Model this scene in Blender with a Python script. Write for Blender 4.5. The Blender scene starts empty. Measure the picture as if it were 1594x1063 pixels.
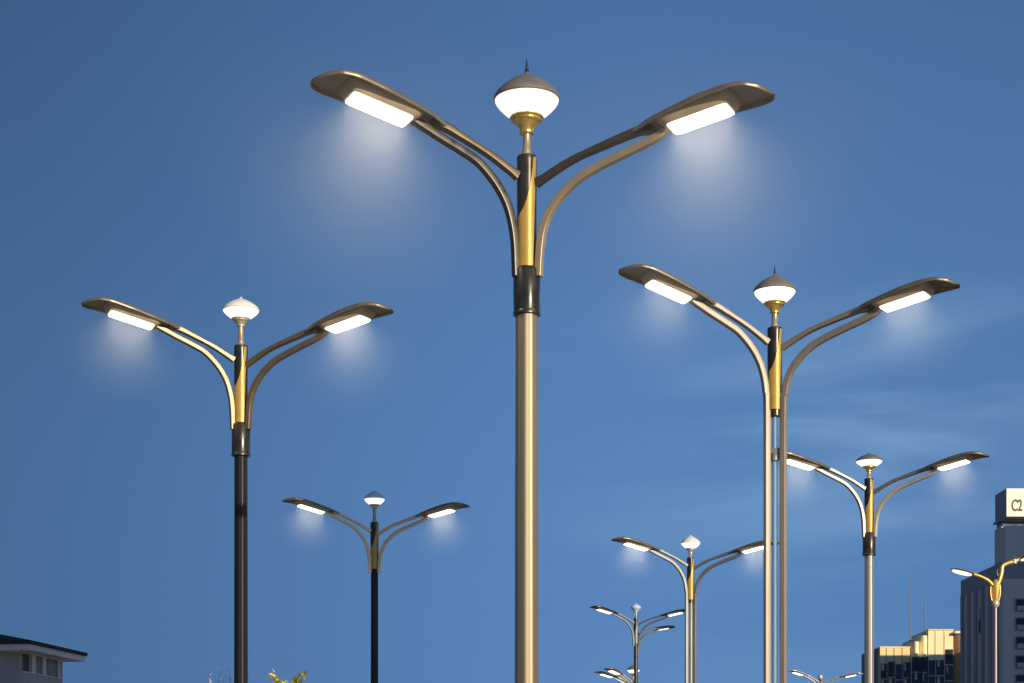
import bpy, bmesh, math, random
from mathutils import Vector, Matrix
S = bpy.context.scene
COL = S.collection
R = math.radians
random.seed(7)

# ------------------------------------------------------------------ camera, sky, sun, exposure
F, CX, HY, CAMZ = 2800.0, 797.0, 1260.0, 1.6      # focal length and horizon in photo pixels (1594 wide)
cam = bpy.data.cameras.new('camera'); cam_o = bpy.data.objects.new('camera', cam); COL.objects.link(cam_o)
cam_o.location = (0, 0, CAMZ); cam_o.rotation_euler = (R(90), 0, 0)
cam.sensor_width = 36; cam.lens = F / 1594 * 36
cam.shift_y = (HY - 531.5) / 1594
cam.clip_start = 0.1; cam.clip_end = 6000
S.camera = cam_o
SUN_EL, SUN_AZ = 13.0, 33.0        # sun behind the camera, to the right
sun_to = Vector((math.sin(R(SUN_AZ)) * math.cos(R(SUN_EL)), -math.cos(R(SUN_AZ)) * math.cos(R(SUN_EL)), math.sin(R(SUN_EL))))
sl = bpy.data.lights.new('sun', 'SUN'); sl.energy = 4.5; sl.angle = R(0.5); sl.color = (1.0, 0.82, 0.54)
so = bpy.data.objects.new('sun', sl); COL.objects.link(so)
so.rotation_euler = sun_to.to_track_quat('Z', 'Y').to_euler()

W = bpy.data.worlds.new('World'); S.world = W; W.use_nodes = True
nt = W.node_tree; nt.nodes.clear()
def N(tree, kind, **kw):
    n = tree.nodes.new(kind)
    for k, v in kw.items(): setattr(n, k, v)
    return n
def L(tree, a, b): tree.links.new(a, b)
def mathn(tree, op, a, b=None, c=None, clamp=False):
    n = N(tree, 'ShaderNodeMath', operation=op); n.use_clamp = clamp
    for i, v in enumerate((a, b, c)):
        if v is None: continue
        if isinstance(v, (int, float)): n.inputs[i].default_value = v
        else: L(tree, v, n.inputs[i])
    return n.outputs[0]
SKY_STR = 0.12
sky = N(nt, 'ShaderNodeTexSky', sky_type='NISHITA'); sky.sun_disc = False
sky.sun_elevation = R(SUN_EL); sky.sun_rotation = R(180 - SUN_AZ)
sky.air_density = 1.0; sky.dust_density = 0.3; sky.ozone_density = 3.0
tc = N(nt, 'ShaderNodeTexCoord'); sep = N(nt, 'ShaderNodeSeparateXYZ'); L(nt, tc.outputs['Generated'], sep.inputs[0])
comb = N(nt, 'ShaderNodeCombineXYZ')
L(nt, sep.outputs[0], comb.inputs[0]); L(nt, sep.outputs[1], comb.inputs[1])
L(nt, mathn(nt, 'ADD', mathn(nt, 'MULTIPLY', mathn(nt, 'SMOOTH_MAX', sep.outputs[2], 0.225, 0.12), 1.1), 0.28), comb.inputs[2])
nrm = N(nt, 'ShaderNodeVectorMath', operation='NORMALIZE'); L(nt, comb.outputs[0], nrm.inputs[0])
L(nt, nrm.outputs[0], sky.inputs[0])
hsv = N(nt, 'ShaderNodeHueSaturation'); hsv.inputs['Saturation'].default_value = 1.0
tint = N(nt, 'ShaderNodeMix', data_type='RGBA', blend_type='MULTIPLY'); tint.inputs[0].default_value = 1.0
L(nt, sky.outputs[0], tint.inputs[6]); tint.inputs[7].default_value = (0.92, 1.10, 1.26, 1)
lat = N(nt, 'ShaderNodeMapRange', interpolation_type='SMOOTHSTEP'); lat.inputs[1].default_value = -0.32; lat.inputs[2].default_value = 0.10
lat.inputs[3].default_value = 0.60; lat.inputs[4].default_value = 1.06; L(nt, sep.outputs[0], lat.inputs[0])   # the dusk sky is duller away from the sunset side
lv = N(nt, 'ShaderNodeVectorMath', operation='SCALE'); L(nt, tint.outputs[2], lv.inputs[0]); L(nt, lat.outputs[0], lv.inputs['Scale'])
L(nt, lv.outputs[0], hsv.inputs['Color'])
# thin streaks of cloud low in the right of the sky
mp = N(nt, 'ShaderNodeMapping'); mp.inputs['Scale'].default_value = (1.9, 1.9, 13.0); mp.inputs['Rotation'].default_value = (0, R(-4), 0)
L(nt, tc.outputs['Generated'], mp.inputs[0])
nz = N(nt, 'ShaderNodeTexNoise'); nz.inputs['Scale'].default_value = 1.6; nz.inputs['Detail'].default_value = 4.5; nz.inputs['Roughness'].default_value = 0.55
nz.inputs['Distortion'].default_value = 0.6
L(nt, mp.outputs[0], nz.inputs['Vector'])
cr = N(nt, 'ShaderNodeMapRange', interpolation_type='SMOOTHSTEP'); cr.inputs[1].default_value = 0.38; cr.inputs[2].default_value = 0.74
L(nt, nz.outputs[0], cr.inputs[0])
hx = N(nt, 'ShaderNodeMapRange', interpolation_type='SMOOTHSTEP'); hx.inputs[1].default_value = -0.05; hx.inputs[2].default_value = 0.22; L(nt, sep.outputs[0], hx.inputs[0])
hz = N(nt, 'ShaderNodeMapRange', interpolation_type='SMOOTHSTEP'); hz.inputs[1].default_value = 0.29; hz.inputs[2].default_value = 0.22; L(nt, sep.outputs[2], hz.inputs[0])
hl = N(nt, 'ShaderNodeMapRange', interpolation_type='SMOOTHSTEP'); hl.inputs[1].default_value = 0.09; hl.inputs[2].default_value = 0.16; hl.inputs[3].default_value = .25; L(nt, sep.outputs[2], hl.inputs[0])
cm = mathn(nt, 'MULTIPLY', mathn(nt, 'MULTIPLY', mathn(nt, 'MULTIPLY', cr.outputs[0], hx.outputs[0]), hz.outputs[0]), hl.outputs[0])
mix = N(nt, 'ShaderNodeMix', data_type='RGBA')
L(nt, mathn(nt, 'MULTIPLY', cm, 0.40), mix.inputs[0]); L(nt, hsv.outputs[0], mix.inputs[6]); mix.inputs[7].default_value = (2.6, 4.4, 6.4, 1)
bg = N(nt, 'ShaderNodeBackground'); bg.inputs[1].default_value = SKY_STR; L(nt, mix.outputs[2], bg.inputs[0])
wo = N(nt, 'ShaderNodeOutputWorld'); L(nt, bg.outputs[0], wo.inputs[0])
vs = S.view_settings; S.display_settings.display_device = 'sRGB'
vs.view_transform = 'Standard'; vs.look = 'None'; vs.gamma = 1; vs.exposure = 0; vs.use_curve_mapping = False
S.cycles.use_denoising = True; S.cycles.max_bounces = 6; S.cycles.volume_step_rate = 0.6; S.cycles.sample_clamp_direct = 40.0; S.cycles.sample_clamp_indirect = 3.0; S.cycles.volume_bounces = 0

# ------------------------------------------------------------------ materials
def mat(name, col, rough=0.5, metal=0.0, var=0.15, scale=6.0, bump=0.0, emit=None, estr=0.0, coat=0.0, stretch=None, spec=0.5):
    m = bpy.data.materials.new(name); m.use_nodes = True; t = m.node_tree
    p = t.nodes['Principled BSDF']
    tcn = N(t, 'ShaderNodeTexCoord'); nn = N(t, 'ShaderNodeTexNoise'); nn.inputs['Scale'].default_value = scale; nn.inputs['Detail'].default_value = 6
    src = tcn.outputs['Object']
    if stretch:
        mpn = N(t, 'ShaderNodeMapping'); mpn.inputs['Scale'].default_value = stretch; L(t, src, mpn.inputs[0]); src = mpn.outputs[0]
    L(t, src, nn.inputs['Vector'])
    mr = N(t, 'ShaderNodeMapRange'); mr.inputs[1].default_value = 0.3; mr.inputs[2].default_value = 0.7
    mr.inputs[3].default_value = 1 - var; mr.inputs[4].default_value = 1 + var; L(t, nn.outputs[0], mr.inputs[0])
    vm = N(t, 'ShaderNodeVectorMath', operation='SCALE'); vm.inputs[0].default_value = col; L(t, mr.outputs[0], vm.inputs['Scale'])
    L(t, vm.outputs[0], p.inputs['Base Color'])
    L(t, mathn(t, 'MULTIPLY', mr.outputs[0], rough, clamp=True), p.inputs['Roughness'])
    p.inputs['Metallic'].default_value = metal; p.inputs['Specular IOR Level'].default_value = spec; p.inputs['Coat Weight'].default_value = coat
    if bump:
        b = N(t, 'ShaderNodeBump'); b.inputs['Strength'].default_value = bump; b.inputs['Distance'].default_value = 0.02
        L(t, nn.outputs[0], b.inputs['Height']); L(t, b.outputs[0], p.inputs['Normal'])
    if emit:
        p.inputs['Emission Color'].default_value = (*emit, 1); p.inputs['Emission Strength'].default_value = estr
    return m
M = {}
M['champagne'] = mat('champagne_metal', (0.29, 0.245, 0.185), 0.50, 0.75, 0.06, 3, stretch=(3, 3, 0.15))
M['silver'] = mat('silver_metal', (0.30, 0.28, 0.26), 0.40, 0.55, 0.08, 3, stretch=(3, 3, 0.15))
M['bluegrey'] = mat('weathered_grey_metal', (0.20, 0.22, 0.24), 0.45, 0.4, 0.18, 5, stretch=(5, 5, 0.3))
M['black'] = mat('black_enamel', (0.012, 0.012, 0.014), 0.40, 0.0, 0.08, 3, spec=0.22)
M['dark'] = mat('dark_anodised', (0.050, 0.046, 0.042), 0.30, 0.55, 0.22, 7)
M['bronze'] = mat('bronze_arm', (0.12, 0.094, 0.067), 0.30, 0.7, 0.10, 3)
M['bronze2'] = mat('light_bronze_arm', (0.20, 0.155, 0.105), 0.40, 0.5, 0.12, 7)
M['palegold'] = mat('pale_gold_arm', (0.82, 0.66, 0.42), 0.4, 0.15, 0.08, 6)
M['brightgold'] = mat('bright_gold', (0.80, 0.55, 0.17), 0.34, 0.65, 0.10, 6)
M['opalcap'] = mat('white_cap', (0.82, 0.80, 0.76), 0.4, 0.0, 0.06, 7)
M['champ2'] = mat('lit_arm_and_stem', (0.46, 0.37, 0.24), 0.36, 0.45, 0.10, 4)  # light tone put in for the lit right lower arm; also the stem
M['head'] = mat('lamp_head_coat', (0.20, 0.17, 0.13), 0.36, 0.4, 0.12, 5)
M['housing'] = mat('housing_coat', (0.44, 0.36, 0.26), 0.48, 0.2, 0.12, 6)
M['gold'] = mat('gold_anodised', (0.52, 0.33, 0.075), 0.42, 0.2, 0.10, 5)
M['brass'] = mat('brass_cup', (0.75, 0.52, 0.14), 0.30, 0.7, 0.22, 18, bump=0.3)
M['cap'] = mat('lantern_cap_coat', (0.22, 0.20, 0.18), 0.40, 0.25, 0.14, 8)
M['panel'] = mat('led_panel', (0.9, 0.9, 0.88), 0.3, 0, 0.02, 4, emit=(1.0, 0.93, 0.78), estr=3.2)
M['bowl'] = mat('opal_bowl', (0.9, 0.88, 0.84), 0.25, 0, 0.02, 4, emit=(1.0, 0.95, 0.84), estr=1.15)
M['dimbowl'] = mat('unlit_opal_bowl', (0.55, 0.68, 0.84), 0.25, 0, 0.05, 4)
M['warmpanel'] = mat('warm_lamp_panel', (0.9, 0.85, 0.7), 0.3, 0, 0.02, 4, emit=(1.0, 0.78, 0.42), estr=1.7)
M['post'] = mat('taupe_post_coat', (0.27, 0.24, 0.215), 0.45, 0.3, 0.10, 6, stretch=(5, 5, 0.3))
for k in ('panel', 'bowl', 'warmpanel'): M[k].cycles.emission_sampling = 'NONE'      # their light is cast by the area lamps on the panels
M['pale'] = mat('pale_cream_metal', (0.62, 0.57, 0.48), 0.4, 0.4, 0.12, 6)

def glassy():
    m = bpy.data.materials.new('blue_tube_coat'); m.use_nodes = True; t = m.node_tree; p = t.nodes['Principled BSDF']
    p.inputs['Base Color'].default_value = (0.24, 0.40, 0.62, 1); p.inputs['Roughness'].default_value = 0.75; p.inputs['Specular IOR Level'].default_value = 0.2
    return m
M['acrylic'] = glassy()
def winmat(name, col, rough=0.12, var=0.5, scale=0.7, metal=0.0):
    m = mat(name, col, rough, metal, var, scale); return m
M['glass'] = winmat('window_glass', (0.03, 0.04, 0.06), 0.08, 0.5, 0.5)

# ------------------------------------------------------------------ helpers
def px(x, y, Y):   # photo pixel at a depth -> world point
    return Vector(((x - CX) * Y / F, Y, CAMZ + (HY - y) * Y / F))
def obj(name, bm_or_me, m, parent=None, loc=(0, 0, 0), smooth=True, recalc=True):
    if isinstance(bm_or_me, bmesh.types.BMesh):
        if recalc: bmesh.ops.recalc_face_normals(bm_or_me, faces=bm_or_me.faces)
        me = bpy.data.meshes.new(name); bm_or_me.to_mesh(me); bm_or_me.free()
        if smooth:
            me.shade_smooth() if hasattr(me, 'shade_smooth') else None
            try: me.set_sharp_from_angle(angle=R(38))
            except Exception: pass
        me.materials.append(m)
    else:
        me = bm_or_me
    o = bpy.data.objects.new(name, me); COL.objects.link(o); o.location = loc
    if parent: o.parent = parent
    return o
def tag(o, label=None, cat=None, group=None, kind=None):
    if label: o['label'] = label
    if cat: o['category'] = cat
    if group: o['group'] = group
    if kind: o['kind'] = kind
    return o
def empty(name, loc, rz=0):
    o = bpy.data.objects.new(name, None); COL.objects.link(o); o.location = loc; o.rotation_euler = (0, 0, rz); o.empty_display_size = 0.3
    return o
def lathe(bm, prof, seg=40, c=(0, 0, 0), gain=None):
    rings = []
    for r, z in prof:
        ring = []
        for i in range(seg):
            a = 2 * math.pi * i / seg; rr = r * (gain(a) if gain else 1)
            ring.append(bm.verts.new((c[0] + rr * math.cos(a), c[1] + rr * math.sin(a), c[2] + z)))
        rings.append(ring)
    for a, b in zip(rings, rings[1:]):
        for i in range(seg):
            j = (i + 1) % seg; bm.faces.new((a[i], a[j], b[j], b[i]))
    bm.faces.new(rings[0]); bm.faces.new(rings[-1])
    return bm
def loft(bm, rings, cap=True):
    vs = [[bm.verts.new(p) for p in r] for r in rings]; n = len(vs[0])
    for a, b in zip(vs, vs[1:]):
        for i in range(n):
            j = (i + 1) % n; bm.faces.new((a[i], a[j], b[j], b[i]))
    if cap: bm.faces.new(vs[0]); bm.faces.new(vs[-1])
    return bm
def catmull(P, k=8):
    P = [Vector(p) for p in P]; out = []
    Q = [2 * P[0] - P[1]] + P + [2 * P[-1] - P[-2]]
    for i in range(1, len(Q) - 2):
        a, b, c, d = Q[i - 1:i + 3]
        for s in range(k):
            t = s / k
            out.append(0.5 * ((2 * b) + (c - a) * t + (2 * a - 5 * b + 4 * c - d) * t * t + (3 * b - a - 3 * c + d) * t ** 3))
    out.append(P[-1]); return out
def interp(tab, t):
    if t <= tab[0][0]: return tab[0][1]
    for (a, va), (b, vb) in zip(tab, tab[1:]):
        if t <= b: return va + (vb - va) * (t - a) / (b - a)
    return tab[-1][1]
def box(bm, x0, x1, y0, y1, z0, z1, mtx=None):
    v = [Vector((x, y, z)) for z in (z0, z1) for y in (y0, y1) for x in (x0, x1)]
    if mtx: v = [mtx @ p for p in v]
    v = [bm.verts.new(p) for p in v]
    for f in ((0, 2, 3, 1), (4, 5, 7, 6), (0, 1, 5, 4), (2, 6, 7, 3), (0, 4, 6, 2), (1, 3, 7, 5)):
        bm.faces.new([v[i] for i in f])
    return bm
def bevel(bm, off, seg=2):
    bmesh.ops.bevel(bm, geom=list(bm.edges), offset=off, segments=seg, affect='EDGES', profile=0.6); return bm
def prism(bm, pts, h0, h1, mtx=None):
    lo = [Vector((x, y, h0)) for x, y in pts]; hi = [Vector((x, y, h1)) for x, y in pts]
    if mtx: lo = [mtx @ p for p in lo]; hi = [mtx @ p for p in hi]
    return loft(bm, [lo, hi])

# ------------------------------------------------------------------ the setting: ground, road, pavement
g = mat('ground_concrete', (0.26, 0.24, 0.21), 0.9, 0, 0.25, 0.4, bump=0.3)
asph = mat('asphalt', (0.05, 0.05, 0.052), 0.85, 0, 0.3, 1.5, bump=0.3)
pav = mat('paving', (0.30, 0.28, 0.25), 0.85, 0, 0.2, 2.0, bump=0.2)
paint = mat('road_paint', (0.75, 0.74, 0.70), 0.7, 0, 0.1, 5)
bm = bmesh.new(); bmesh.ops.create_grid(bm, x_segments=8, y_segments=8, size=3000); tag(obj('ground', bm, g), kind='structure')
bm = bmesh.new(); box(bm, 8.4, 19, -80, 420, -0.3, 0.004); tag(obj('road', bm, asph), kind='structure')
bm = bmesh.new(); box(bm, -14.5, 8.38, -80, 420, -0.3, 0.13); bevel(bm, 0.02); tag(obj('pavement', bm, pav), kind='structure')
bm = bmesh.new()
for y in range(-78, 418, 9): box(bm, 13.6, 13.75, y, y + 4, -0.1, 0.008)
tag(obj('road_markings', bm, paint), kind='structure')
PAVE_Z = 0.13

# ------------------------------------------------------------------ street lamps, traced on the nearest one
Y0 = 17.16; X0 = (820 - CX) * Y0 / F; ZT = CAMZ + (HY - 243) * Y0 / F      # axis and shaft top of the nearest lamp
def zz(y): return CAMZ + (HY - y) * Y0 / F - ZT                             # height below the shaft top
PXM = Y0 / F
def armpt(x, y, side, a):
    k = (x - CX) / F; c, s = side * math.cos(a), math.sin(a)
    r = (Y0 * k - X0) / (c + s * k)
    d = Y0 - r * s
    return r, CAMZ + (HY - y) * d / F - ZT
YAW = R(25)
LA = {  # photo traces per side: upper arm, lower arm, head centre line
    -1: dict(up=[(806, 274), (790, 262), (765, 243), (742, 228), (718, 213), (697, 200), (670, 188)],
             lo=[(804, 430), (802, 380), (797, 345), (788, 315), (771, 284), (745, 253), (718, 234), (684, 213), (666, 201), (652, 192), (640, 186)],
             head=[(692, 198), (642, 178), (590, 155), (542, 135), (512, 127), (485, 126)]),
    1: dict(up=[(835, 285), (848, 277), (870, 262), (897, 246), (928, 232), (960, 218), (992, 205), (1015, 198)],
            lo=[(838, 430), (841, 385), (846, 355), (857, 328), (874, 304), (897, 281), (923, 264), (960, 245), (1001, 225), (1024, 212), (1035, 202), (1043, 194)],
            head=[(988, 207), (1040, 189), (1097, 167), (1147, 151), (1180, 145), (1205, 147)]),
}
def frame_pts(side, yaw, pts):      # (r,z) -> local xyz in an arm plane
    return [Vector((side * r * math.cos(yaw), -r * math.sin(yaw), z)) for r, z in pts]
def sweep(bm, P, side, yaw, wid, dep, n=24, sq=7):
    b = Vector((math.sin(yaw) * side, math.cos(yaw), 0))
    rings = []
    for i, p in enumerate(P):
        t = (P[min(i + 1, len(P) - 1)] - P[max(i - 1, 0)]).normalized(); nrm = t.cross(b).normalized()
        f = i / (len(P) - 1); w = interp(wid, f) / 2; d = interp(dep, f) / 2
        ring = []
        for k in range(n):
            a = 2 * math.pi * (k + 0.5) / n; ca, sa = math.cos(a), math.sin(a)
            ring.append(p + nrm * (w * math.copysign(abs(ca) ** (2 / sq), ca)) + b * (d * math.copysign(abs(sa) ** (2 / sq), sa)))
        rings.append(ring)
    return loft(bm, rings)
CACHE = {}
def cached(key, build, m):
    k = (key, m.name)
    if k not in CACHE:
        bm = build(); bmesh.ops.recalc_face_normals(bm, faces=bm.faces)
        me = bpy.data.meshes.new(key[0]); bm.to_mesh(me); bm.free()
        me.shade_smooth(); me.set_sharp_from_angle(angle=R(38)); me.materials.append(m)
        CACHE[k] = me
    return CACHE[k]
SRC = {}
def arm_rz(side, which): return [armpt(x, y, side, YAW) for x, y in LA[side][which]]
def head_frames(side, yaw, dz=(0, 0)):
    key = ('hc', side)
    if key not in SRC: SRC[key] = arm_rz(side, 'head')
    P = catmull(frame_pts(side, yaw, [(r, z + dz[0] + dz[1] * r / 2.2) for r, z in SRC[key]]), 6)
    ln = [0]
    for a, b in zip(P, P[1:]): ln.append(ln[-1] + (b - a).length)
    b = Vector((math.sin(yaw) * side, math.cos(yaw), 0))
    fr = []
    for i, p in enumerate(P):
        u = (P[min(i + 1, len(P) - 1)] - P[max(i - 1, 0)]).normalized()
        n = b.cross(u) ;  n = n if n.z > 0 else -n
        fr.append((ln[i] / ln[-1], p, u, n))
    return fr, b, ln[-1]
HW = [(0, .05), (.05, .095), (.14, .165), (.28, .22), (.5, .272), (.74, .298), (.85, .275), (.93, .20), (.98, .105), (1, .03)]
HH = [(0, .035), (.1, .045), (.3, .055), (.6, .058), (.8, .05), (.93, .032), (1, .012)]
def head_mesh(side, yaw, dz=(0, 0)):
    bm = bmesh.new(); fr, b, ln = head_frames(side, yaw, dz); rings = []
    for t, p, u, n in fr:
        w, h = interp(HW, t), interp(HH, t); ring = []
        for k in range(15):
            a = math.pi * k / 14; ca, sa = math.cos(a), math.sin(a)
            ring.append(p - b * (w * math.copysign(abs(ca) ** .8, ca)) + n * (h * sa ** .75))
        lip = min(.024, w * .4); rec = min(.016, h * .4)
        ring += [p + b * (w * .99) - n * min(.018, w * .2), p + b * (w - lip) - n * min(.018, w * .2), p + b * (w - lip * 1.35) + n * rec,
                 p - b * (w - lip * 1.35) + n * rec, p - b * (w - lip) - n * min(.018, w * .2), p - b * (w * .99) - n * min(.018, w * .2)]
        rings.append(ring)
    return loft(bm, rings)
def head_basis(side, yaw, dz=(0, 0)):
    fr, b, ln = head_frames(side, yaw, dz)
    i0 = min(range(len(fr)), key=lambda i: abs(fr[i][0] - .20)); i1 = min(range(len(fr)), key=lambda i: abs(fr[i][0] - .72))
    p0, p1 = fr[i0][1], fr[i1][1]; u = (p1 - p0).normalized(); n = b.cross(u); n = n if n.z > 0 else -n
    return (p0 + p1) / 2, u, b, n, (p1 - p0).length
DROP = .075
def housing_mesh(side, yaw, dz=(0, 0)):
    c, u, b, n, l = head_basis(side, yaw, dz); bm = bmesh.new(); rings = []
    for d, hl, hw in ((.02, l * .56, .200), (-.02, l * .54, .192), (-DROP + .008, l * .475, .160), (-DROP, l * .465, .154)):
        ring = []
        for k in range(24):
            a = 2 * math.pi * (k + .5) / 24; ca, sa = math.cos(a), math.sin(a)
            ring.append(c + u * (.012 + hl * math.copysign(abs(ca) ** .32, ca)) + b * (.012 + hw * math.copysign(abs(sa) ** .32, sa)) + n * d)
        rings.append(ring)
    return loft(bm, rings)
def panel_mesh(side, yaw, dz=(0, 0)):
    c, u, b, n, l = head_basis(side, yaw, dz); bm = bmesh.new(); rings = []
    for d, s in ((-DROP + .004, 1), (-DROP - .010, 1), (-DROP - .016, .96)):
        ring = []
        for k in range(24):
            a = 2 * math.pi * (k + .5) / 24; ca, sa = math.cos(a), math.sin(a)
            ring.append(c + u * ((.018 + l * .425 * s * math.copysign(abs(ca) ** .16, ca))) + b * (.012 + .140 * s * math.copysign(abs(sa) ** .16, sa)) + n * d)
        rings.append(ring)
    return loft(bm, rings)
def upper_mesh(side, yaw, dz=(0, 0)):
    if ('up', side) not in SRC: SRC['up', side] = arm_rz(side, 'up')
    P = catmull(frame_pts(side, yaw, [(r, z + dz[0] + dz[1] * r / 2.2) for r, z in SRC['up', side]]), 6)
    return sweep(bmesh.new(), P, side, yaw, [(0, .092), (.12, .068), (.5, .054), (.85, .072), (1, .07)], [(0, .075), (1, .095)])
def lower_mesh(side, yaw, dz=(0, 0), down=None):
    if ('lo', side) not in SRC: SRC['lo', side] = arm_rz(side, 'lo')
    pts = list(SRC['lo', side])
    if down: pts = [(pts[0][0], down), (pts[0][0], down * .5)] + pts[0:1] + pts[1:]
    pts = [(r, z + (dz[0] + dz[1] * max(0, r - .12) / 2.2 if i or not down else 0)) for i, (r, z) in enumerate(pts)]
    P = catmull(frame_pts(side, yaw, pts), 7)
    wid = [(0, .074), (.3, .072), (.7, .068), (.88, .074), (1, .045)]
    if down: wid = [(0, .080), (.2, .080), (.5, .080), (.9, .08), (1, .045)]
    return sweep(bmesh.new(), P, side, yaw, wid, [(0, .075), (1, .085)])
RS = 15.5 * PXM                                                   # shaft radius
def shaft_mesh(end=None):
    bm = bmesh.new(); z1 = zz(419) if end is None else end
    return lathe(bm, [(RS * .80, 0.0), (RS * .97, -.004), (RS, -.014), (RS, -.05), (RS * .99, -.4), (RS * .96, z1)], 10)
def gold_mesh():
    bm = bmesh.new(); rows = 40; cols = 9; z0, z1 = zz(418) + .004, -.03
    top = []
    for ir in range(rows + 1):
        f = ir / rows; z = z0 + (z1 - z0) * f; yq = 418 + (248 - 418) * f
        xl = interp([(248, 830.5), (265, 829), (285, 826.5), (300, 823.5), (315, 820), (328, 815), (336, 809.5), (340, 807.2), (418, 806.3)], yq)
        xr = interp([(248, 834.4), (330, 832), (418, 829.5)], yq)
        rr = RS + .006; row = []
        for ic in range(cols + 1):
            q = (xl + (xr - xl) * ic / cols - 820) * PXM / rr
            q = max(-.985, min(.985, q)); th = math.asin(q)
            row.append((math.sin(th), -math.cos(th), z))
        top.append(row)
    outer = [[bm.verts.new((a * (RS + .007), b * (RS + .007), z)) for a, b, z in r] for r in top]
    inner = [[bm.verts.new((a * (RS * .93), b * (RS * .93), z)) for a, b, z in r] for r in top]
    for i in range(rows):
        for j in range(cols):
            bm.faces.new((outer[i][j], outer[i][j + 1], outer[i + 1][j + 1], outer[i + 1][j]))
            bm.faces.new((inner[i][j], inner[i + 1][j], inner[i + 1][j + 1], inner[i][j + 1]))
        bm.faces.new((outer[i][0], outer[i + 1][0], inner[i + 1][0], inner[i][0]))
        bm.faces.new((outer[i][-1], inner[i][-1], inner[i + 1][-1], outer[i + 1][-1]))
    for j in range(cols):
        bm.faces.new((outer[0][j], inner[0][j], inner[0][j + 1], outer[0][j + 1]))
        bm.faces.new((outer[-1][j], outer[-1][j + 1], inner[-1][j + 1], inner[-1][j]))
    return bm
def collar_mesh():
    r = 21 * PXM; a, b = zz(418), zz(487)
    return lathe(bmesh.new(), [(r * .6, a), (r * .90, a - .006), (r, a - .03), (r, b + .02), (r * .97, b), (r * .6, b)], 12)
def collar_ring_mesh():
    r = 21.5 * PXM; b = zz(487)
    return lathe(bmesh.new(), [(r * .7, b + .015), (r * .96, b + .012), (r * 1.02, b - .005), (r * 1.0, b - .026), (r * .7, b - .03)], 12)
def bowl_mesh():
    z = zz(155)
    p = [(50, 0), (49, -4), (45.8, -9), (40.5, -15), (34, -21), (28, -26), (24, -29)]
    return lathe(bmesh.new(), [(r * PXM, z + d * PXM) for r, d in p], 56)
def cap_mesh():
    z = zz(155)
    p = [(48, -1), (50.5, -2), (52, 0), (51.5, 3.5), (48, 9), (41, 16.5), (33, 23), (24, 29), (14, 34), (7, 37.5), (4, 40), (3, 43)]
    return lathe(bmesh.new(), [(r * PXM, z + d * PXM) for r, d in p], 56)
def finial_mesh():
    z = zz(112)
    p = [(3.4, -1), (3.2, 3), (2.0, 5), (2.6, 7), (1.8, 9), (1.5, 13), (.9, 17), (.3, 20)]
    return lathe(bmesh.new(), [(r * PXM, z + d * PXM) for r, d in p], 14)
def cup_mesh():
    z = zz(178)
    p = [(24, 5), (28, 4.5), (29.5, 2), (29, -1), (26, -3.5), (26.5, -6), (23, -8.5), (23.3, -11), (18.5, -13.5), (16.5, -16), (12.5, -19.5), (10, -26), (11.5, -27.5), (11.5, -30), (8, -31.5), (5, -32)]
    return lathe(bmesh.new(), [(r * PXM, z + d * PXM) for r, d in p], 32, gain=lambda a: 1 + .018 * math.cos(12 * a))
def stem_mesh():
    a, b = zz(206), 0
    p = [(6.2, a), (5.8, a - .05), (6.2, b + .06), (6.8, b + .055), (6.8, b + .035), (7.5, b + .03), (9.5, b - .01), (9.5, b - .03)]
    return lathe(bmesh.new(), [(r * PXM, d) for r, d in p], 20)
def knob_mesh():
    return lathe(bmesh.new(), [(.10, -.03), (.13, .02), (.15, .09), (.12, .17), (.05, .21), (.01, .22)], 24)

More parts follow.
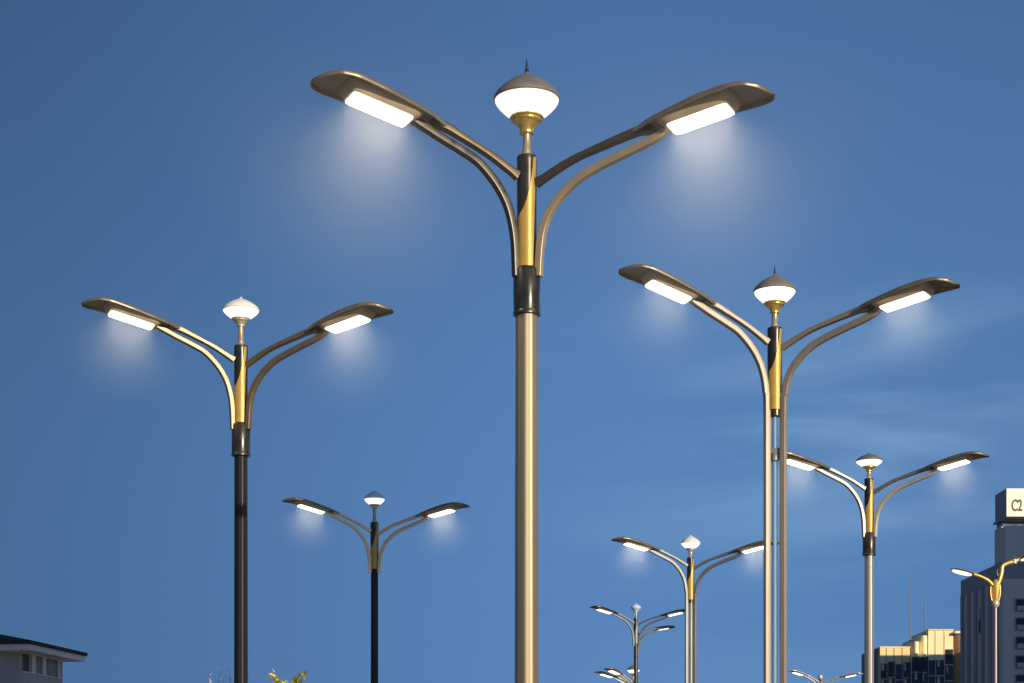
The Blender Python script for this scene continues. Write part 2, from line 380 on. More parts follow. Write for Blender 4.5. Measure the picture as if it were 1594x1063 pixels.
GLOW = []
LAMP_GROUP = 'double-armed street lamps'
def lamp(X, Y, ztop, label, rz=0, pole='champagne', style='round', collar=True, lantern='lit', arms='bronze', capm='cap', headm='head',
         goldm='gold', left_only=False, lo=None, shade_lo=None, extra=(), lift=(0, 0), spots=True, pr=17.3, glow=1.0, ls=(1, 1), fin=False, tube=(.030, 'acrylic'), gr_=2.1, cupm='brass', name='street_lamp'):  # lower-arm overrides put a lit and a shaded side into the colour
    root = empty(name, (X, Y, PAVE_Z), rz); tag(root, label, 'street lamp', LAMP_GROUP)
    h = ztop - PAVE_Z; at = (0, 0, h)
    end = None if style == 'round' else zz(430)
    sides = [(-1, YAW, (0, lift[0])), (1, YAW, (0, lift[1]))][:1 if left_only else 2] + list(extra)
    sh = obj('shaft', cached(('shaft', style), lambda: shaft_mesh(end), M['dark']), None, root, at)
    obj('gold_panel', cached(('gold_panel',), gold_mesh, M[goldm]), None, sh)
    for sd, yw, dz in sides:
        key = (sd, round(yw, 3), dz)
        obj('upper_arm', cached(('upper_arm',) + key, lambda: upper_mesh(sd, yw, dz), M[arms]), None, root, at)
        if style == 'round': obj('lower_arm', cached(('lower_arm',) + key, lambda: lower_mesh(sd, yw, dz), M[lo if lo and sd > 0 else (shade_lo or arms)]), None, root, at)
        else: obj('lower_arm', lower_mesh(sd, yw, dz, -h + .02), M[lo if lo and sd > 0 else arms], root, at)
        hd = obj('lamp_head', cached(('lamp_head',) + key, lambda: head_mesh(sd, yw, dz), M[headm]), None, root, at)
        obj('housing', cached(('housing',) + key, lambda: housing_mesh(sd, yw, dz), M['housing']), None, hd)
        obj('light_panel', cached(('light_panel',) + key, lambda: panel_mesh(sd, yw, dz), M['panel']), None, hd)
        if spots:
            c, u, b, n, l = head_basis(sd, yw, dz); p = c + u * .018 + b * .012 - n * (DROP + .022)
            GLOW.append((Matrix.Translation((X, Y, PAVE_Z + h)) @ Matrix.Rotation(rz, 4, 'Z') @ p, glow, gr_, Matrix.Rotation(rz, 3, 'Z') @ u, Matrix.Rotation(rz, 3, 'Z') @ n, l))
    if lantern:
        lm = 'bowl' if lantern == 'lit' else 'dimbowl'
        ln = obj('lantern', cached(('lantern',), bowl_mesh, M[lm]), None, root, at)
        obj('lantern_cap', cached(('lantern_cap',), cap_mesh, M[capm]), None, ln)
        if fin: obj('finial', cached(('finial',), finial_mesh, M['dark']), None, ln)
        obj('lantern_cup', cached(('lantern_cup',), cup_mesh, M[cupm]), None, ln)
        st = obj('lantern_stem', cached(('lantern_stem',), stem_mesh, M['champ2']), None, root, at)
        hz_ = ls[2] if len(ls) > 2 else ls[0]; of_ = zz(155) * (ls[1] - hz_)
        ln.scale = (ls[0], ls[0], hz_); ln.location.z += of_; st.scale = (1, 1, (zz(206) * hz_ + of_) / zz(206))
    else:
        obj('top_knob', cached(('top_knob',), knob_mesh, M['pale']), None, root, at)
    r = pr * PXM
    if collar:
        cl = obj('collar', cached(('collar',), collar_mesh, M['dark']), None, root, at)
        obj('collar_ring', cached(('collar_ring',), collar_ring_mesh, M['dark']), None, cl)
    if style == 'round':
        top = h + (zz(485) if collar else zz(419))
        gr = lambda a: 1 - .018 * math.cos(9 * (a - R(277)))
        obj('pole', lathe(bmesh.new(), [(r * .98, top), (r * 1.0, top - .1), (r * 1.06, top * .5), (r * 1.14, .35)], 72, gain=gr), M[pole], root)
    else:
        bmt = lathe(bmesh.new(), [(tube[0] * .93, h + zz(428)), (tube[0], h + zz(445)), (tube[0], .3)], 20)
        obj('inner_tube', bmt, M[tube[1]], root)
        zc = h + zz(430) - .45
        bmc = bmesh.new(); box(bmc, -.075, .075, -.03, .03, zc - .04, zc + .04); bevel(bmc, .012)
        lathe(bmc, [(.034, zc - .14), (.05, zc - .12), (.05, zc - .05), (.036, zc - .03)], 18)
        obj('clamp', bmc, M['bluegrey'], root)
    bb = bmesh.new(); box(bb, -.26, .26, -.26, .26, 0, .03); bevel(bb, .008); lathe(bb, [(.21, .028), (.2, .1), (.16, .32), (.13, .45)], 32)
    for i in range(4):
        a = R(45 + 90 * i); lathe(bb, [(.025, .028), (.025, .07), (.012, .09)], 8, (math.cos(a) * .29, math.sin(a) * .29, 0))
    obj('base_plate', bb, M['dark'], root)
    return root
def place(cx, span, ytop):
    Y = 4.4 * F / span
    return (cx - CX) * Y / F, Y, CAMZ + (HY - ytop) * Y / F
lamp(X0, Y0, ZT, 'tallest and nearest street lamp, champagne metal pole with dark collar and gold front panel', 0, 'champagne', fin=True, lo='champ2', shade_lo='dark')  # right lower arm coloured lighter as if lit, left one darker as if shaded
x, y, z = place(375, 498, 538)
lamp(x, y, z, 'street lamp on a black pole with a dark collar, leftmost of all the lamps', R(-3), 'black', pr=14.5, capm='opalcap', headm='head', cupm='pale', arms='bronze2', glow=.45, gr_=1.2, ls=(.80, .90, .68))
x, y, z = place(583, 301, 813)
lamp(x, y, z, 'small street lamp on thin black pole, between the leftmost and the tallest lamp', R(-2), 'black', collar=False, pr=13.5, capm='opalcap', arms='palegold', cupm='pale', glow=.45, gr_=1.05, ls=(.76, .98))
x, y, z = place(1206, 530, 510)
lamp(x, y, z, 'large street lamp carried on two flat grey posts with a blue tube between them', R(-7), 'champagne', 'twin', collar=False, arms='post', glow=.28, gr_=1.1, ls=(.87, .87), fin=True, lift=(.2, 0))
x, y, z = place(1353, 346, 745)
lamp(x, y, z, 'mid-sized street lamp on a silver pole with black collar, left of the office tower', R(-10), 'silver', pr=14.5, arms='silver', lo='pale', capm='silver', glow=.4, gr_=1.05, ls=(.84, .64, .62))  # paler right lower arm carries its lit edge as colour
x, y, z = place(1075, 270, 868)
lamp(x, y, z, 'small street lamp on close twin grey posts, left of the large two-post lamp', R(-6), 'bluegrey', 'twin', collar=False, arms='bluegrey', capm='opalcap', cupm='pale', tube=(.075, 'bluegrey'), glow=.4, gr_=.95, ls=(.78, .68))
x, y, z = place(990, 164, 962)
lamp(x, y, z, 'distant three-headed street lamp with a thin dark pole and unlit pale lantern', 0, 'dark', collar=False, lantern='dim', arms='bluegrey',
     headm='dark', goldm='bluegrey', extra=[(1, R(-46), (-.42, 0))], pr=14, capm='dimbowl', cupm='dimbowl', spots=False, ls=(.7, .8))
x, y, z = place(986, 140, 1060)
lamp(x, y, z, 'far street lamp with two left-pointing heads and lit lantern at the bottom edge', 0, 'dark', collar=False, arms='pale',
     extra=[(-1, R(48), (.12, 0))], left_only=True, pr=14, spots=False)
x, y, z = place(1277, 122, 1056)
lamp(x, y, z, 'far pale cream street lamp with a knob for a lantern, left of the silver pole', 0, 'pale', collar=False, lantern=None,
     arms='pale', headm='pale', pr=14, spots=False)
x, y, z = place(1153, 122, 1082)
lamp(x, y, z, 'far dark street lamp whose head just peeks in below the two-post lamps', 0, 'dark', collar=False, lantern=None,
     arms='dark', pr=14, spots=False)

# gold ornamental lamp in front of the office tower
Yg = 86.0
def gp(x, y, dy=0): return px(x, y, Yg) + Vector((0, dy, 0)) - gbase
gbase = Vector(((1549.5 - CX) * Yg / F, Yg, 0.004)); gbase.x = (1549.5 - CX) * Yg / F
groot = empty('street_lamp', gbase); tag(groot, 'golden ornamental street lamp with an S-curved arm in front of the office tower', 'street lamp')
mg = 1 * Yg / F
def tube(bm, P, rad, n=10):
    rings = []
    for i, p in enumerate(P):
        t = (P[min(i + 1, len(P) - 1)] - P[max(i - 1, 0)]).normalized(); b = Vector((0, 1, 0)) if abs(t.y) < .9 else Vector((1, 0, 0))
        nn = t.cross(b).normalized(); b = nn.cross(t); r = interp(rad, i / (len(P) - 1))
        rings.append([p + (nn * math.cos(2 * math.pi * k / n) + b * math.sin(2 * math.pi * k / n)) * r for k in range(n)])
    return loft(bm, rings)
zt = gp(1549, 912).z
obj('pole', lathe(bmesh.new(), [(2.6 * mg, gp(0, 940).z), (2.9 * mg, zt * .5), (3.4 * mg, .3)], 24), M['silver'], groot)
obj('pole_ball', lathe(bmesh.new(), [(2.8 * mg, gp(0, 946).z), (5.6 * mg, gp(0, 943).z), (6.4 * mg, gp(0, 939).z), (5.4 * mg, gp(0, 935).z), (3 * mg, gp(0, 933).z)], 24), M['pale'], groot)
obj('shaft', lathe(bmesh.new(), [(4.2 * mg, gp(0, 935).z), (5.5 * mg, gp(0, 926).z), (6.2 * mg, gp(0, 913).z), (5.0 * mg, gp(0, 906).z), (2.5 * mg, gp(0, 902).z)], 8), M['brightgold'], groot)
for s in (-1, 1):
    obj('scroll', tube(bmesh.new(), catmull([gp(1549.5 + s * 6.3, 909), gp(1549.5 + s * 7.4, 916), gp(1549.5 + s * 7.2, 926), gp(1549.5 + s * 5.2, 935)]), [(0, 1.4 * mg), (1, 1 * mg)]), M['brightgold'], groot)
obj('upper_arm', tube(bmesh.new(), catmull([gp(1547, 914), gp(1540, 905), gp(1528, 898), gp(1514, 893), gp(1508, 891)]), [(0, 3.2 * mg), (.5, 2.6 * mg), (1, 2.6 * mg)]), M['brightgold'], groot)
obj('lower_arm', tube(bmesh.new(), catmull([gp(1546, 910), gp(1538, 900), gp(1532, 899)]), [(0, 1.6 * mg), (1, .8 * mg)]), M['bronze'], groot)
obj('upper_arm', tube(bmesh.new(), catmull([gp(1551, 914), gp(1556, 902), gp(1559, 890), gp(1560, 882), gp(1567, 877), gp(1578, 874), gp(1588, 870)]), [(0, 3.6 * mg), (.2, 3.9 * mg), (.55, 3.4 * mg), (1, 3.0 * mg)]), M['brightgold'], groot)
obj('arm_joint', lathe(bmesh.new(), [(2.4 * mg, -3.6 * mg), (4.0 * mg, -3 * mg), (4.2 * mg, 3 * mg), (2.4 * mg, 3.8 * mg)], 16), M['pale'], groot, gp(1579, 874))
obj('lower_arm', tube(bmesh.new(), catmull([gp(1555, 899), gp(1552, 889), gp(1562, 879), gp(1580, 868), gp(1596, 864)]), [(0, .9 * mg), (1, .9 * mg)]), M['bronze'], groot)
def small_head(p0, p1, hw):
    u = (p1 - p0); l = u.length; u.normalize(); b = Vector((0, 1, 0)); n = b.cross(u); n = n if n.z > 0 else -n; bm = bmesh.new(); rings = []
    for t, w, h in ((0, .35, .4), (.15, .7, .8), (.4, 1, 1), (.75, .95, .9), (.93, .6, .5), (1, .12, .15)):
        ring = []
        for k in range(16):
            a = 2 * math.pi * k / 16
            ring.append(p0 + u * l * t + b * (hw * w * math.cos(a)) + n * (hw * .34 * h * math.sin(a) * (1 if math.sin(a) > 0 else .35)))
        rings.append(ring)
    return loft(bm, rings), u, b, n, l
for (a, b2) in (((1517, 894), (1480, 885)), ((1584, 872), (1622, 858))):
    p0, p1 = gp(*a), gp(*b2); hb, u, b, n, l = small_head(p0, p1, .24)
    hd = obj('lamp_head', hb, M['bronze'], groot)
    rings = []; bm = bmesh.new(); c = p0 + u * l * .52 - n * .03
    for d, s in ((0, 1), (-.07, 1), (-.11, .75)):
        rings.append([c + u * (l * .40 * s * math.cos(2 * math.pi * k / 20)) + b * (.20 * s * math.sin(2 * math.pi * k / 20)) + n * d for k in range(20)])
    obj('light_panel', loft(bm, rings), M['warmpanel'], hd)
bb = bmesh.new(); box(bb, -.22, .22, -.22, .22, 0, .03); lathe(bb, [(.18, .028), (.15, .3), (.1, .42)], 24); obj('base_plate', bb, M['silver'], groot)

# light of the lamp heads and scatter volumes added to carry its glow
def glow_vol(k, rad):
    m = bpy.data.materials.new('lamp_glow_vol'); m.use_nodes = True; t = m.node_tree; t.nodes.clear()
    tcn = N(t, 'ShaderNodeTexCoord'); ln = N(t, 'ShaderNodeVectorMath', operation='LENGTH')
    L(t, tcn.outputs['Object'], ln.inputs[0])
    f = mathn(t, 'SUBTRACT', 1.0, mathn(t, 'DIVIDE', ln.outputs['Value'], rad), clamp=True)
    f = mathn(t, 'MULTIPLY', mathn(t, 'POWER', f, 1.35), k)
    v = N(t, 'ShaderNodeVolumePrincipled'); v.inputs['Color'].default_value = (.97, .97, 1, 1); v.inputs['Anisotropy'].default_value = 0
    m.cycles.volume_sampling = 'EQUIANGULAR'; L(t, f, v.inputs['Density']); o = N(t, 'ShaderNodeOutputMaterial'); L(t, v.outputs[0], o.inputs['Volume'])
    return m
GLOW_VOLS = {}
AREA_W = 46
for p, gk, rad, u, n, l in GLOW:
    al = bpy.data.lights.new('lamp_light', 'AREA'); al.energy = AREA_W; al.color = (1, .89, .64); al.shape = 'RECTANGLE'
    al.size, al.size_y, al.spread = l * .8, .25, R(124)
    o = bpy.data.objects.new('lamp_light', al); COL.objects.link(o)
    w_ = n.cross(u); o.matrix_world = Matrix(((u.x, w_.x, n.x, p.x), (u.y, w_.y, n.y, p.y), (u.z, w_.z, n.z, p.z), (0, 0, 0, 1)))
    if (gk, rad) not in GLOW_VOLS: GLOW_VOLS[gk, rad] = glow_vol(.075 * gk * 1.9 / rad, rad)
    bm = bmesh.new(); bmesh.ops.create_icosphere(bm, subdivisions=2, radius=rad * 1.05)
    bmesh.ops.bisect_plane(bm, geom=bm.verts[:] + bm.edges[:] + bm.faces[:], plane_co=(0, 0, .16), plane_no=(0, 0, 1), clear_outer=True)
    bmesh.ops.holes_fill(bm, edges=bm.edges[:])
    hz_o = obj('glow_patch', bm, GLOW_VOLS[gk, rad], None, p); hz_o['kind'] = 'stuff'  # added volume that makes the light under the head visible

# ------------------------------------------------------------------ house at the left edge
hw = mat('grey_render', (0.34, 0.305, 0.30), 0.9, 0, 0.10, 3, bump=0.15)
hsof = mat('pale_fascia', (0.60, 0.54, 0.52), 0.7, 0, 0.10, 4)
hroof = mat('dark_roof', (0.045, 0.036, 0.038), 0.9, 0, 0.3, 5, bump=0.4, spec=0.1)
hframe = mat('window_frame', (0.58, 0.53, 0.52), 0.6, 0, 0.08, 4)
hcurt = mat('curtained_glass', (0.15, 0.16, 0.165), 0.25, 0, 0.45, 3.5, stretch=(8, 8, 1))
hdark = mat('dark_opening', (0.006, 0.006, 0.008), 0.4, 0, 0.2, 4)
d = Vector((.144, .99, 0)).normalized(); l = Vector((-.99, .144, 0)).normalized()
E1 = px(46, 1003, 60.0); W1 = E1 + d * .6 + l * .6
hroot = empty('house', (W1.x, W1.y, 0.004)); tag(hroot, 'grey house top with dark hipped roof and wide eaves at the left edge', 'house')
HM = Matrix(((d.x, l.x, 0, W1.x), (d.y, l.y, 0, W1.y), (0, 0, 1, 0), (0, 0, 0, 1)))   # local x along right wall, y along front wall
HI = Matrix.Translation(-Vector((W1.x, W1.y, 0.004))) @ HM
ze = E1.z; wt = ze - .16
DW, WW = 3.68, 7.0
def hb(name, m, *b, par=None, bev=0):
    bm = bmesh.new(); box(bm, *b, mtx=HI)
    if bev: bevel(bm, bev)
    return obj(name, bm, m, par or hroot)
# walls with the window band left open on the right wall (local y = 0)
zs, zh = CAMZ + (HY - 1045) * 60.7 / F, wt - .02
bm = bmesh.new()
box(bm, 0, DW, 0, WW, 0, zs, mtx=HI)                          # below the sill
box(bm, 0, DW, .14, WW, zs, wt, mtx=HI)                       # behind the window band
box(bm, 0, .18, 0, .14, zs, wt, mtx=HI)
box(bm, .18, DW, 0, .14, zh, wt, mtx=HI)
hwall = obj('wall', bm, hw, hroot)
Wn = [(.18, .92, 'dark'), (.98, 1.28, 'frame'), (1.28, 1.95, 'curt'), (1.95, 2.2, 'frame'), (2.2, 2.45, 'dark'), (2.45, 3.3, 'curt'), (3.3, 3.42, 'frame'), (3.42, 3.58, 'curt'), (3.58, 3.675, 'frame')]
def seg(name, x0, x1, m, y0, y1, par): 
    return hb(name, m, x0, x1, y0, y1, zs + .03, zh - .03, par=par)
wf = hb('window', hframe, .16, DW, -.03, .14, zs, zs + .03)
hb('lintel', hframe, .16, DW, -.02, .14, zh - .03, zh, par=wf)
for i, (x0, x1, k) in enumerate(Wn):
    if k == 'frame': seg('mullion', x0, x1, hframe, -.015, .139, wf)
    elif k == 'dark': seg('opening', x0 + .003, x1 - .003, hdark, .09, .139, wf)
    else: seg('pane', x0 + .003, x1 - .003, hcurt, .06, .139, wf)
hb('window', hdark, .72, 1.15, -.004, .05, zs - 2.0, zs - .42)
# eaves, fascia and hipped roof
OV = .6
bm = bmesh.new(); box(bm, -OV, DW + OV, -OV, WW + OV, ze - .18, ze + .02, mtx=HI); obj('fascia', bm, hsof, hroot, smooth=False)
bm = bmesh.new(); r0 = OV + .07; ro = []
for z, k in ((ze + .018, 0), (ze + .14, 0)):
    ro.append([HI @ Vector(q) for q in ((-r0, -r0, z), (DW + r0, -r0, z), (DW + r0, WW + r0, z), (-r0, WW + r0, z))])
zr = ze + .62; ro.append([HI @ Vector(q) for q in ((1.7, 1.6, zr), (DW - 1.7, 1.6, zr), (DW - 1.7, WW - 2, zr), (1.7, WW - 2, zr))])
obj('roof', loft(bm, ro), hroof, hroot, smooth=False)

# ------------------------------------------------------------------ office tower at the right edge
tw = mat('slate_cladding', (0.66, 0.60, 0.56), 0.75, 0, 0.06, 0.12)
tw2 = mat('slate_pilaster', (0.36, 0.34, 0.34), 0.75, 0, 0.06, 0.2)
cream = mat('cream_sign_face', (0.93, 0.91, 0.84), 0.6, 0, 0.05, 0.6)
signside = mat('sign_side', (0.28, 0.29, 0.32), 0.6, 0, 0.1, 0.6)  # grey flank of the cream block, its shade put into the colour
ink = mat('black_letters', (0.02, 0.02, 0.02), 0.5, 0, 0.1, 5)
bluestrip = mat('blue_clerestory', (0.05, 0.09, 0.17), 0.2, 0, 0.5, 1.2)
wblind = mat('lit_blind', (0.42, 0.50, 0.56), 0.4, 0, 0.2, 1.5)
YT = 260.0
C = px(1562, 874, YT); td = Vector((-.024, 1, 0)).normalized(); tr = Vector((1, .024, 0)).normalized()
troot = empty('office_tower', (C.x, C.y, 0.004)); tag(troot, 'slate grey office tower with a cream rooftop sign block at the right edge', 'building')
TM = Matrix(((tr.x, td.x, 0, 0), (tr.y, td.y, 0, 0), (0, 0, 1, 0), (0, 0, 0, 1)))
def tb(name, m, *b, par=None, bev=0):
    bm = bmesh.new(); box(bm, *b, mtx=TM)
    if bev: bevel(bm, bev)
    return obj(name, bm, m, par or troot, smooth=False)
p2 = F / YT
zt_ = C.z; TWD, TDP = 40, 22
wall = tb('wall', tw, 0, TWD, 0, TDP, 0, zt_ - 2.4)
tb('parapet', tw2, -.12, TWD + .12, -.12, TDP + .12, zt_ - 2.4, zt_)
for q in (2.2, 5.6, 9.4, 13.2, 17.0, 20.6):          # vertical ribs down the receding left face
    tb('pilaster', tw2, -.32, 0, q, q + 1.1, 0, zt_ - 2.41)
for (q, za, zb) in ((15.2, 0, 0), ):
    zc = CAMZ + (HY - 962) * (YT + 11.5) / F
    tb('window', wblind, -.36, .1, 11.2, 12.1, zc - .2, zc + 1.3); tb('window', M['glass'], -.36, .1, 11.2, 12.1, zc - 2.2, zc - .4)
for k in range(11):                                   # strip windows of the front face
    zc = C.z - (934 - 874 + 29.5 * k + 8) / p2
    if zc < 2: break
    w = tb('window', tw2, 1.6, TWD - 1.5, -.10, .1, zc - .95, zc + 1.0)
    for j in range(9):
        x0 = 1.85 + j * 4.05
        tb('pane', M['glass'], x0, x0 + 3.75, -.16, .0, zc - .8, zc + .82, par=w)
        tb('pale_patch', wblind, x0 + .1, x0 + 3.6 - (j * 7 % 3) * .4, -.19, -.155, zc - .78, zc - .1 + (j * 5 % 3) * .25, par=w)
# rooftop block and sign
s0 = px(1567, 760, YT); off = s0.x - C.x
zsgn0, zsgn1 = C.z + (874 - 804) / p2, C.z + (874 - 760) / p2
tb('stair_block', tw, off - .1, off + 15, 2.2, 5.6, zt_ - .2, zsgn0 - 1.1)
tb('clerestory', bluestrip, off + .15, off + 14.7, 2.5, 5.4, zsgn0 - 1.1, zsgn0)
tb('cornice', signside, off - .25, off + 15.2, 2.0, 5.9, zsgn0 - .28, zsgn0)
tb('block_wall', tw, off - .1, off + 15, .2, 2.2, zt_ - .2, zsgn0 - 1.3)
sg = tb('rooftop_sign', signside, off, off + 15, .3, 5.7, zsgn0, zsgn1)
tb('sign_face', cream, off, off + 15, .0, .3, zsgn0 + .02, zsgn1 - .02, par=sg)
cu = bpy.data.curves.new('lettering', 'FONT'); cu.body = 'C2'; cu.size = 2.35; cu.extrude = .03; cu.offset = .035; cu.space_character = .95
to = bpy.data.objects.new('tmp', cu); COL.objects.link(to); bpy.context.view_layer.update()
me = bpy.data.meshes.new_from_object(to.evaluated_get(bpy.context.evaluated_depsgraph_get())); bpy.data.objects.remove(to)
zl = C.z + (874 - 795) / p2
me.transform(TM @ Matrix.Translation((off + .68, -.04, zl)) @ Matrix.Rotation(R(90), 4, 'X') @ Matrix.Diagonal((.58, 1, 1, 1))); me.materials.append(ink)
obj('sign_lettering', me, None, sg)

# ------------------------------------------------------------------ sunlit buildings behind
YB = 314.7; pb = F / YB
gold_w = mat('ochre_wall', (0.88, 0.67, 0.36), 0.8, 0, 0.08, 0.3)
gold_w2 = mat('cream_wall', (0.92, 0.81, 0.52), 0.8, 0, 0.08, 0.3)
brown_w = mat('tan_wall', (0.50, 0.30, 0.15), 0.8, 0, 0.1, 0.4)
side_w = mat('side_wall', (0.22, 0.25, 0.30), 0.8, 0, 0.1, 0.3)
navy = mat('navy_glass', (0.05, 0.065, 0.10), 0.15, 0, 0.6, 0.25)
palew = mat('pale_reflection', (0.50, 0.50, 0.48), 0.5, 0, 0.2, 1)  # reflections on the glass, put in as pale colour
def bpt(x, Y=YB): return (x - CX) * Y / F
def bz(y, Y=YB): return CAMZ + (HY - y) * Y / F
def bb_(root, name, m, x0, x1, yt, yb, dep0=0, dep1=14, par=None):
    bm = bmesh.new(); box(bm, bpt(x0) - root.location.x, bpt(x1) - root.location.x, dep0, dep1, (0 if yb is None else bz(yb)), bz(yt))
    return obj(name, bm, m, par or root, smooth=False)
b1 = empty('apartment_block', (bpt(1370), YB, 0.004)); tag(b1, 'low ochre block with flat top, left of the stepped cream building', 'building')
w1 = bb_(b1, 'wall', gold_w, 1370, 1416.5, 1007.5, None)
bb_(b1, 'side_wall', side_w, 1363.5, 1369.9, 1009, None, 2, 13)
bb_(b1, 'coping', gold_w2, 1369.5, 1417, 1006.5, 1008.3, -.15, 14.1)
for x in (1379.5, 1391.5, 1404): bb_(b1, 'rib', brown_w, x, x + .8, 1008.4, None, -.12, .05)
rnd = random.Random(3)
for r in range(8):
    for c in range(4):
        x = 1371 + c * 11.7; y = 1030 + r * 25 + (3, 0, 4, 1)[c]
        w = bb_(b1, 'window', navy, x, x + 10.7, y, y + 23.4, -.08, .05)  # glazing enlarged and staggered; its navy also carries the jagged shade
        if rnd.random() < .5: bb_(b1, 'pale_patch', palew, x + 1, x + 4 + 2 * rnd.random(), y + 1, y + 9 + 5 * rnd.random(), -.12, -.07, par=w)  # pale piece stands for a reflection in the pane
b2 = empty('stepped_building', (bpt(1418), YB, 0.004)); tag(b2, 'stepped cream building with rounded bays and two roof masts, beside the office tower', 'building')
def bay(x0, x1, yt, bulge, m):
    a, b = bpt(x0) - b2.location.x, bpt(x1) - b2.location.x; pts = []
    for i in range(13):
        f = i / 12; pts.append((a + (b - a) * f, -bulge * math.sin(math.pi * f)))
    pts += [(b, 14), (a, 14)]
    return obj('bay', prism(bmesh.new(), pts, 0, bz(yt)), m, b2)
bay(1418, 1430.5, 999, 1.0, gold_w2); bay(1432, 1443.5, 989.5, .6, gold_w2)
bb_(b2, 'wall', gold_w2, 1444.5, 1483, 981, None, -.3, 13)
bb_(b2, 'recess', navy, 1430.5, 1432, 1000, None, 1.2, 12); bb_(b2, 'recess', navy, 1443.5, 1444.5, 992, None, 1.2, 12)
bb_(b2, 'coping', gold_w, 1444.2, 1483.3, 979.8, 981.6, -.5, 13.2)
bay(1483.2, 1510, 986, 1.3, brown_w); bb_(b2, 'balcony', gold_w2, 1484, 1500, 983.5, 987, -1.6, .4)
for x in (1455, 1469): bb_(b2, 'rib', gold_w, x, x + .9, 981.7, None, -.45, -.25)
for r in range(8):
    for x0, x1 in ((1420.5, 1428), (1434, 1441.5), (1447, 1453.5), (1457, 1467.5), (1471.5, 1481)):
        y = 1003 + r * 25 + (20 if x0 < 1445 else 0) + (8 if x0 > 1470 else 0)
        if r == 0 and x0 < 1470 and x0 > 1445: continue
        w = bb_(b2, 'window', navy, x0 - 1.6, x1 + 1.6, y, y + 23, -1.08 if x0 < 1430 else (-.66 if x0 < 1445 else -.42), .2)  # enlarged navy glazing also stands in for the shaded lower front
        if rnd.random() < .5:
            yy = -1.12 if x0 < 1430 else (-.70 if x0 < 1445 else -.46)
            bb_(b2, 'pale_patch', palew, x0 + 1, x0 + 2.5 + 3 * rnd.random(), y + 1, y + 8 + 5 * rnd.random(), yy, yy + .05, par=w)  # reflection coloured in, as on the ochre block
for xa, ya, yb in ((1423, 895, 1000), (1446, 915, 982)):
    obj('antenna', lathe(bmesh.new(), [(.10, bz(yb) - .2), (.08, (bz(yb) + bz(ya)) / 2), (.03, bz(ya))], 8, (bpt(xa) - b2.location.x, 3, 0)), M['bluegrey'], b2)

# ------------------------------------------------------------------ unseen blocks added to cast shade into the view
def shade_block(name, label, cx_, cy_, wx, wy, h, rot):
    rt = empty(name, (cx_, cy_, 0.004), rot); tag(rt, label, 'building')
    bm = bmesh.new(); box(bm, -wx / 2, wx / 2, -wy / 2, wy / 2, 0, h); obj('wall', bm, tw, rt, smooth=False)
    for r in range(int(h / 3.3) - 1):
        n = max(1, int(wy / 3.5))
        bm = bmesh.new()
        for c in range(n):
            y = -wy / 2 + (c + .5) * wy / n; box(bm, -wx / 2 - .04, -wx / 2 + .1, y - .8, y + .8, 2.2 + r * 3.3, 3.9 + r * 3.3)
        ob = obj('window_row', bm, M['glass'], rt, smooth=False); ob['kind'] = 'stuff'
    return rt
shade_block('tower_shade_block', 'unseen tall block added beyond the right edge to shade the tower', 148.5, 200, 103, 30, 55.4, 0)
t = 75; hc = Vector((-16.2, 62.5)); cc = hc + Vector((math.sin(R(SUN_AZ)), -math.cos(R(SUN_AZ)))) * (t + 7)
shade_block('house_shade_block', 'unseen narrow block added on the right to shade the house', cc.x, cc.y, 5.4, 14, 25.6, R(SUN_AZ))

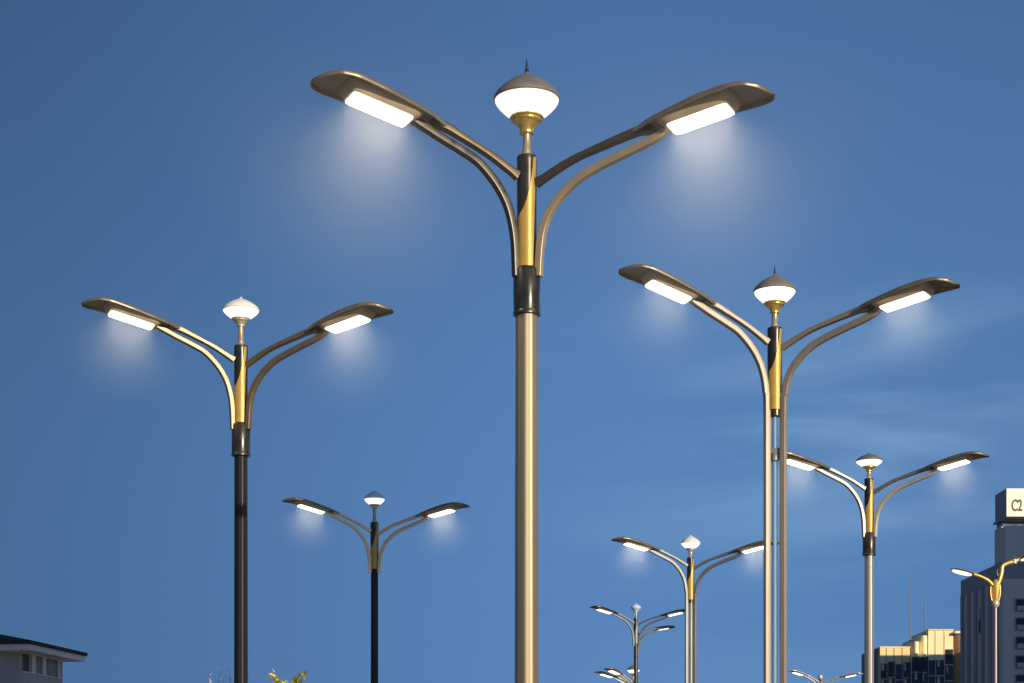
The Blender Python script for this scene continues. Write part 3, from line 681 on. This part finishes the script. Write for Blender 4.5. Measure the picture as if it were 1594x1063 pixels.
# ------------------------------------------------------------------ trees whose tips reach into the bottom of the picture
leafA = mat('yellow_green_leaf', (0.62, 0.56, 0.08), 0.5, 0, 0.45, 3)
leafB = mat('highlight_speck_leaf', (0.92, 0.95, 0.98), 0.45, 0, 0.3, 3)  # white tone put in for bright highlight specks at the tips
bark = mat('bark', (0.09, 0.07, 0.05), 0.9, 0, 0.3, 8, bump=0.5)
def tree(name, label, xc, Y, ytop, tips, leaf, n, size, crown_r, seed):
    rg = random.Random(seed); base = Vector(((xc - CX) * Y / F, Y, 0.004)); root = empty(name, base); tag(root, label, 'tree')
    top = CAMZ + (HY - ytop) * Y / F; cz = top - crown_r * 1.05
    tr_ = bmesh.new(); tube(tr_, catmull([Vector((0, 0, 0)), Vector((.06, .03, cz * .4)), Vector((-.03, 0, cz * .8)), Vector((0, 0, cz + crown_r * .4))]), [(0, .13), (.6, .08), (1, .03)])
    ends = []
    for i in range(9):
        a = rg.uniform(0, 6.28); e = Vector((math.cos(a) * crown_r * .75, math.sin(a) * crown_r * .75, cz + rg.uniform(-.4, .7) * crown_r))
        tube(tr_, catmull([Vector((0, 0, cz * rg.uniform(.6, .95))), e * .5 + Vector((0, 0, cz * .5)), e]), [(0, .045), (1, .012)], 6)
    bm = bmesh.new()
    def leaf_at(p, s):
        q = Matrix.Rotation(rg.uniform(0, 6.28), 3, 'Z') @ Matrix.Rotation(rg.uniform(-1.2, 1.2), 3, 'X') @ Matrix.Rotation(rg.uniform(-.8, .8), 3, 'Y')
        v = [bm.verts.new(p + q @ Vector(c) * s) for c in ((0, -.5, 0), (.24, -.15, .04), (.2, .25, .02), (0, .55, -.05), (-.2, .25, .02), (-.24, -.15, .04))]
        bm.faces.new(v)
    cl = []
    for i in range(26):
        while True:
            v = Vector((rg.uniform(-1, 1), rg.uniform(-1, 1), rg.uniform(-1, .72)))
            if .3 < v.length < 1: break
        cl.append(Vector((v.x * crown_r, v.y * crown_r, cz + v.z * crown_r * .8)))
    for i in range(n):
        c = rg.choice(cl); leaf_at(c + Vector((rg.gauss(0, .2), rg.gauss(0, .2), rg.gauss(0, .16))) * crown_r * .8, size * rg.uniform(.7, 1.3))
    for (tx, ty, m, sp) in tips:
        e = px(tx, ty, Y) - base; s0 = Vector((e.x * .55, rg.uniform(-.1, .1), cz + crown_r * .35))
        P = catmull([s0, (s0 + e) / 2 + Vector((rg.uniform(-.08, .08), 0, 0)), e]); tube(tr_, P, [(0, .008), (1, .002)], 5)
        for k in range(m):
            f = 1 - (k / m) ** 1.2 * .55; p = P[int(f * (len(P) - 1))]
            leaf_at(p + Vector((rg.gauss(0, sp), rg.gauss(0, sp), rg.gauss(0, sp * .7))), size * rg.uniform(.7, 1.2))
    obj('trunk', tr_, bark, root)
    obj('crown', bm, leaf, root, smooth=False, recalc=False)
tree('tree', 'yellow green treetop with leafy tips at the bottom edge, right of the black pole', 446, 40.0, 1058,
     [(425, 1045, 12, .03), (429, 1055, 30, .08), (474, 1044, 7, .025), (466, 1049, 10, .05), (455, 1058, 30, .09), (463, 1055, 20, .05)], leafA, 1900, .17, 1.0, 4)
tree('tree', 'sparse treetop with leaves coloured white for bright specks of light at the bottom edge, left of the black pole', 340, 44.0, 1071,
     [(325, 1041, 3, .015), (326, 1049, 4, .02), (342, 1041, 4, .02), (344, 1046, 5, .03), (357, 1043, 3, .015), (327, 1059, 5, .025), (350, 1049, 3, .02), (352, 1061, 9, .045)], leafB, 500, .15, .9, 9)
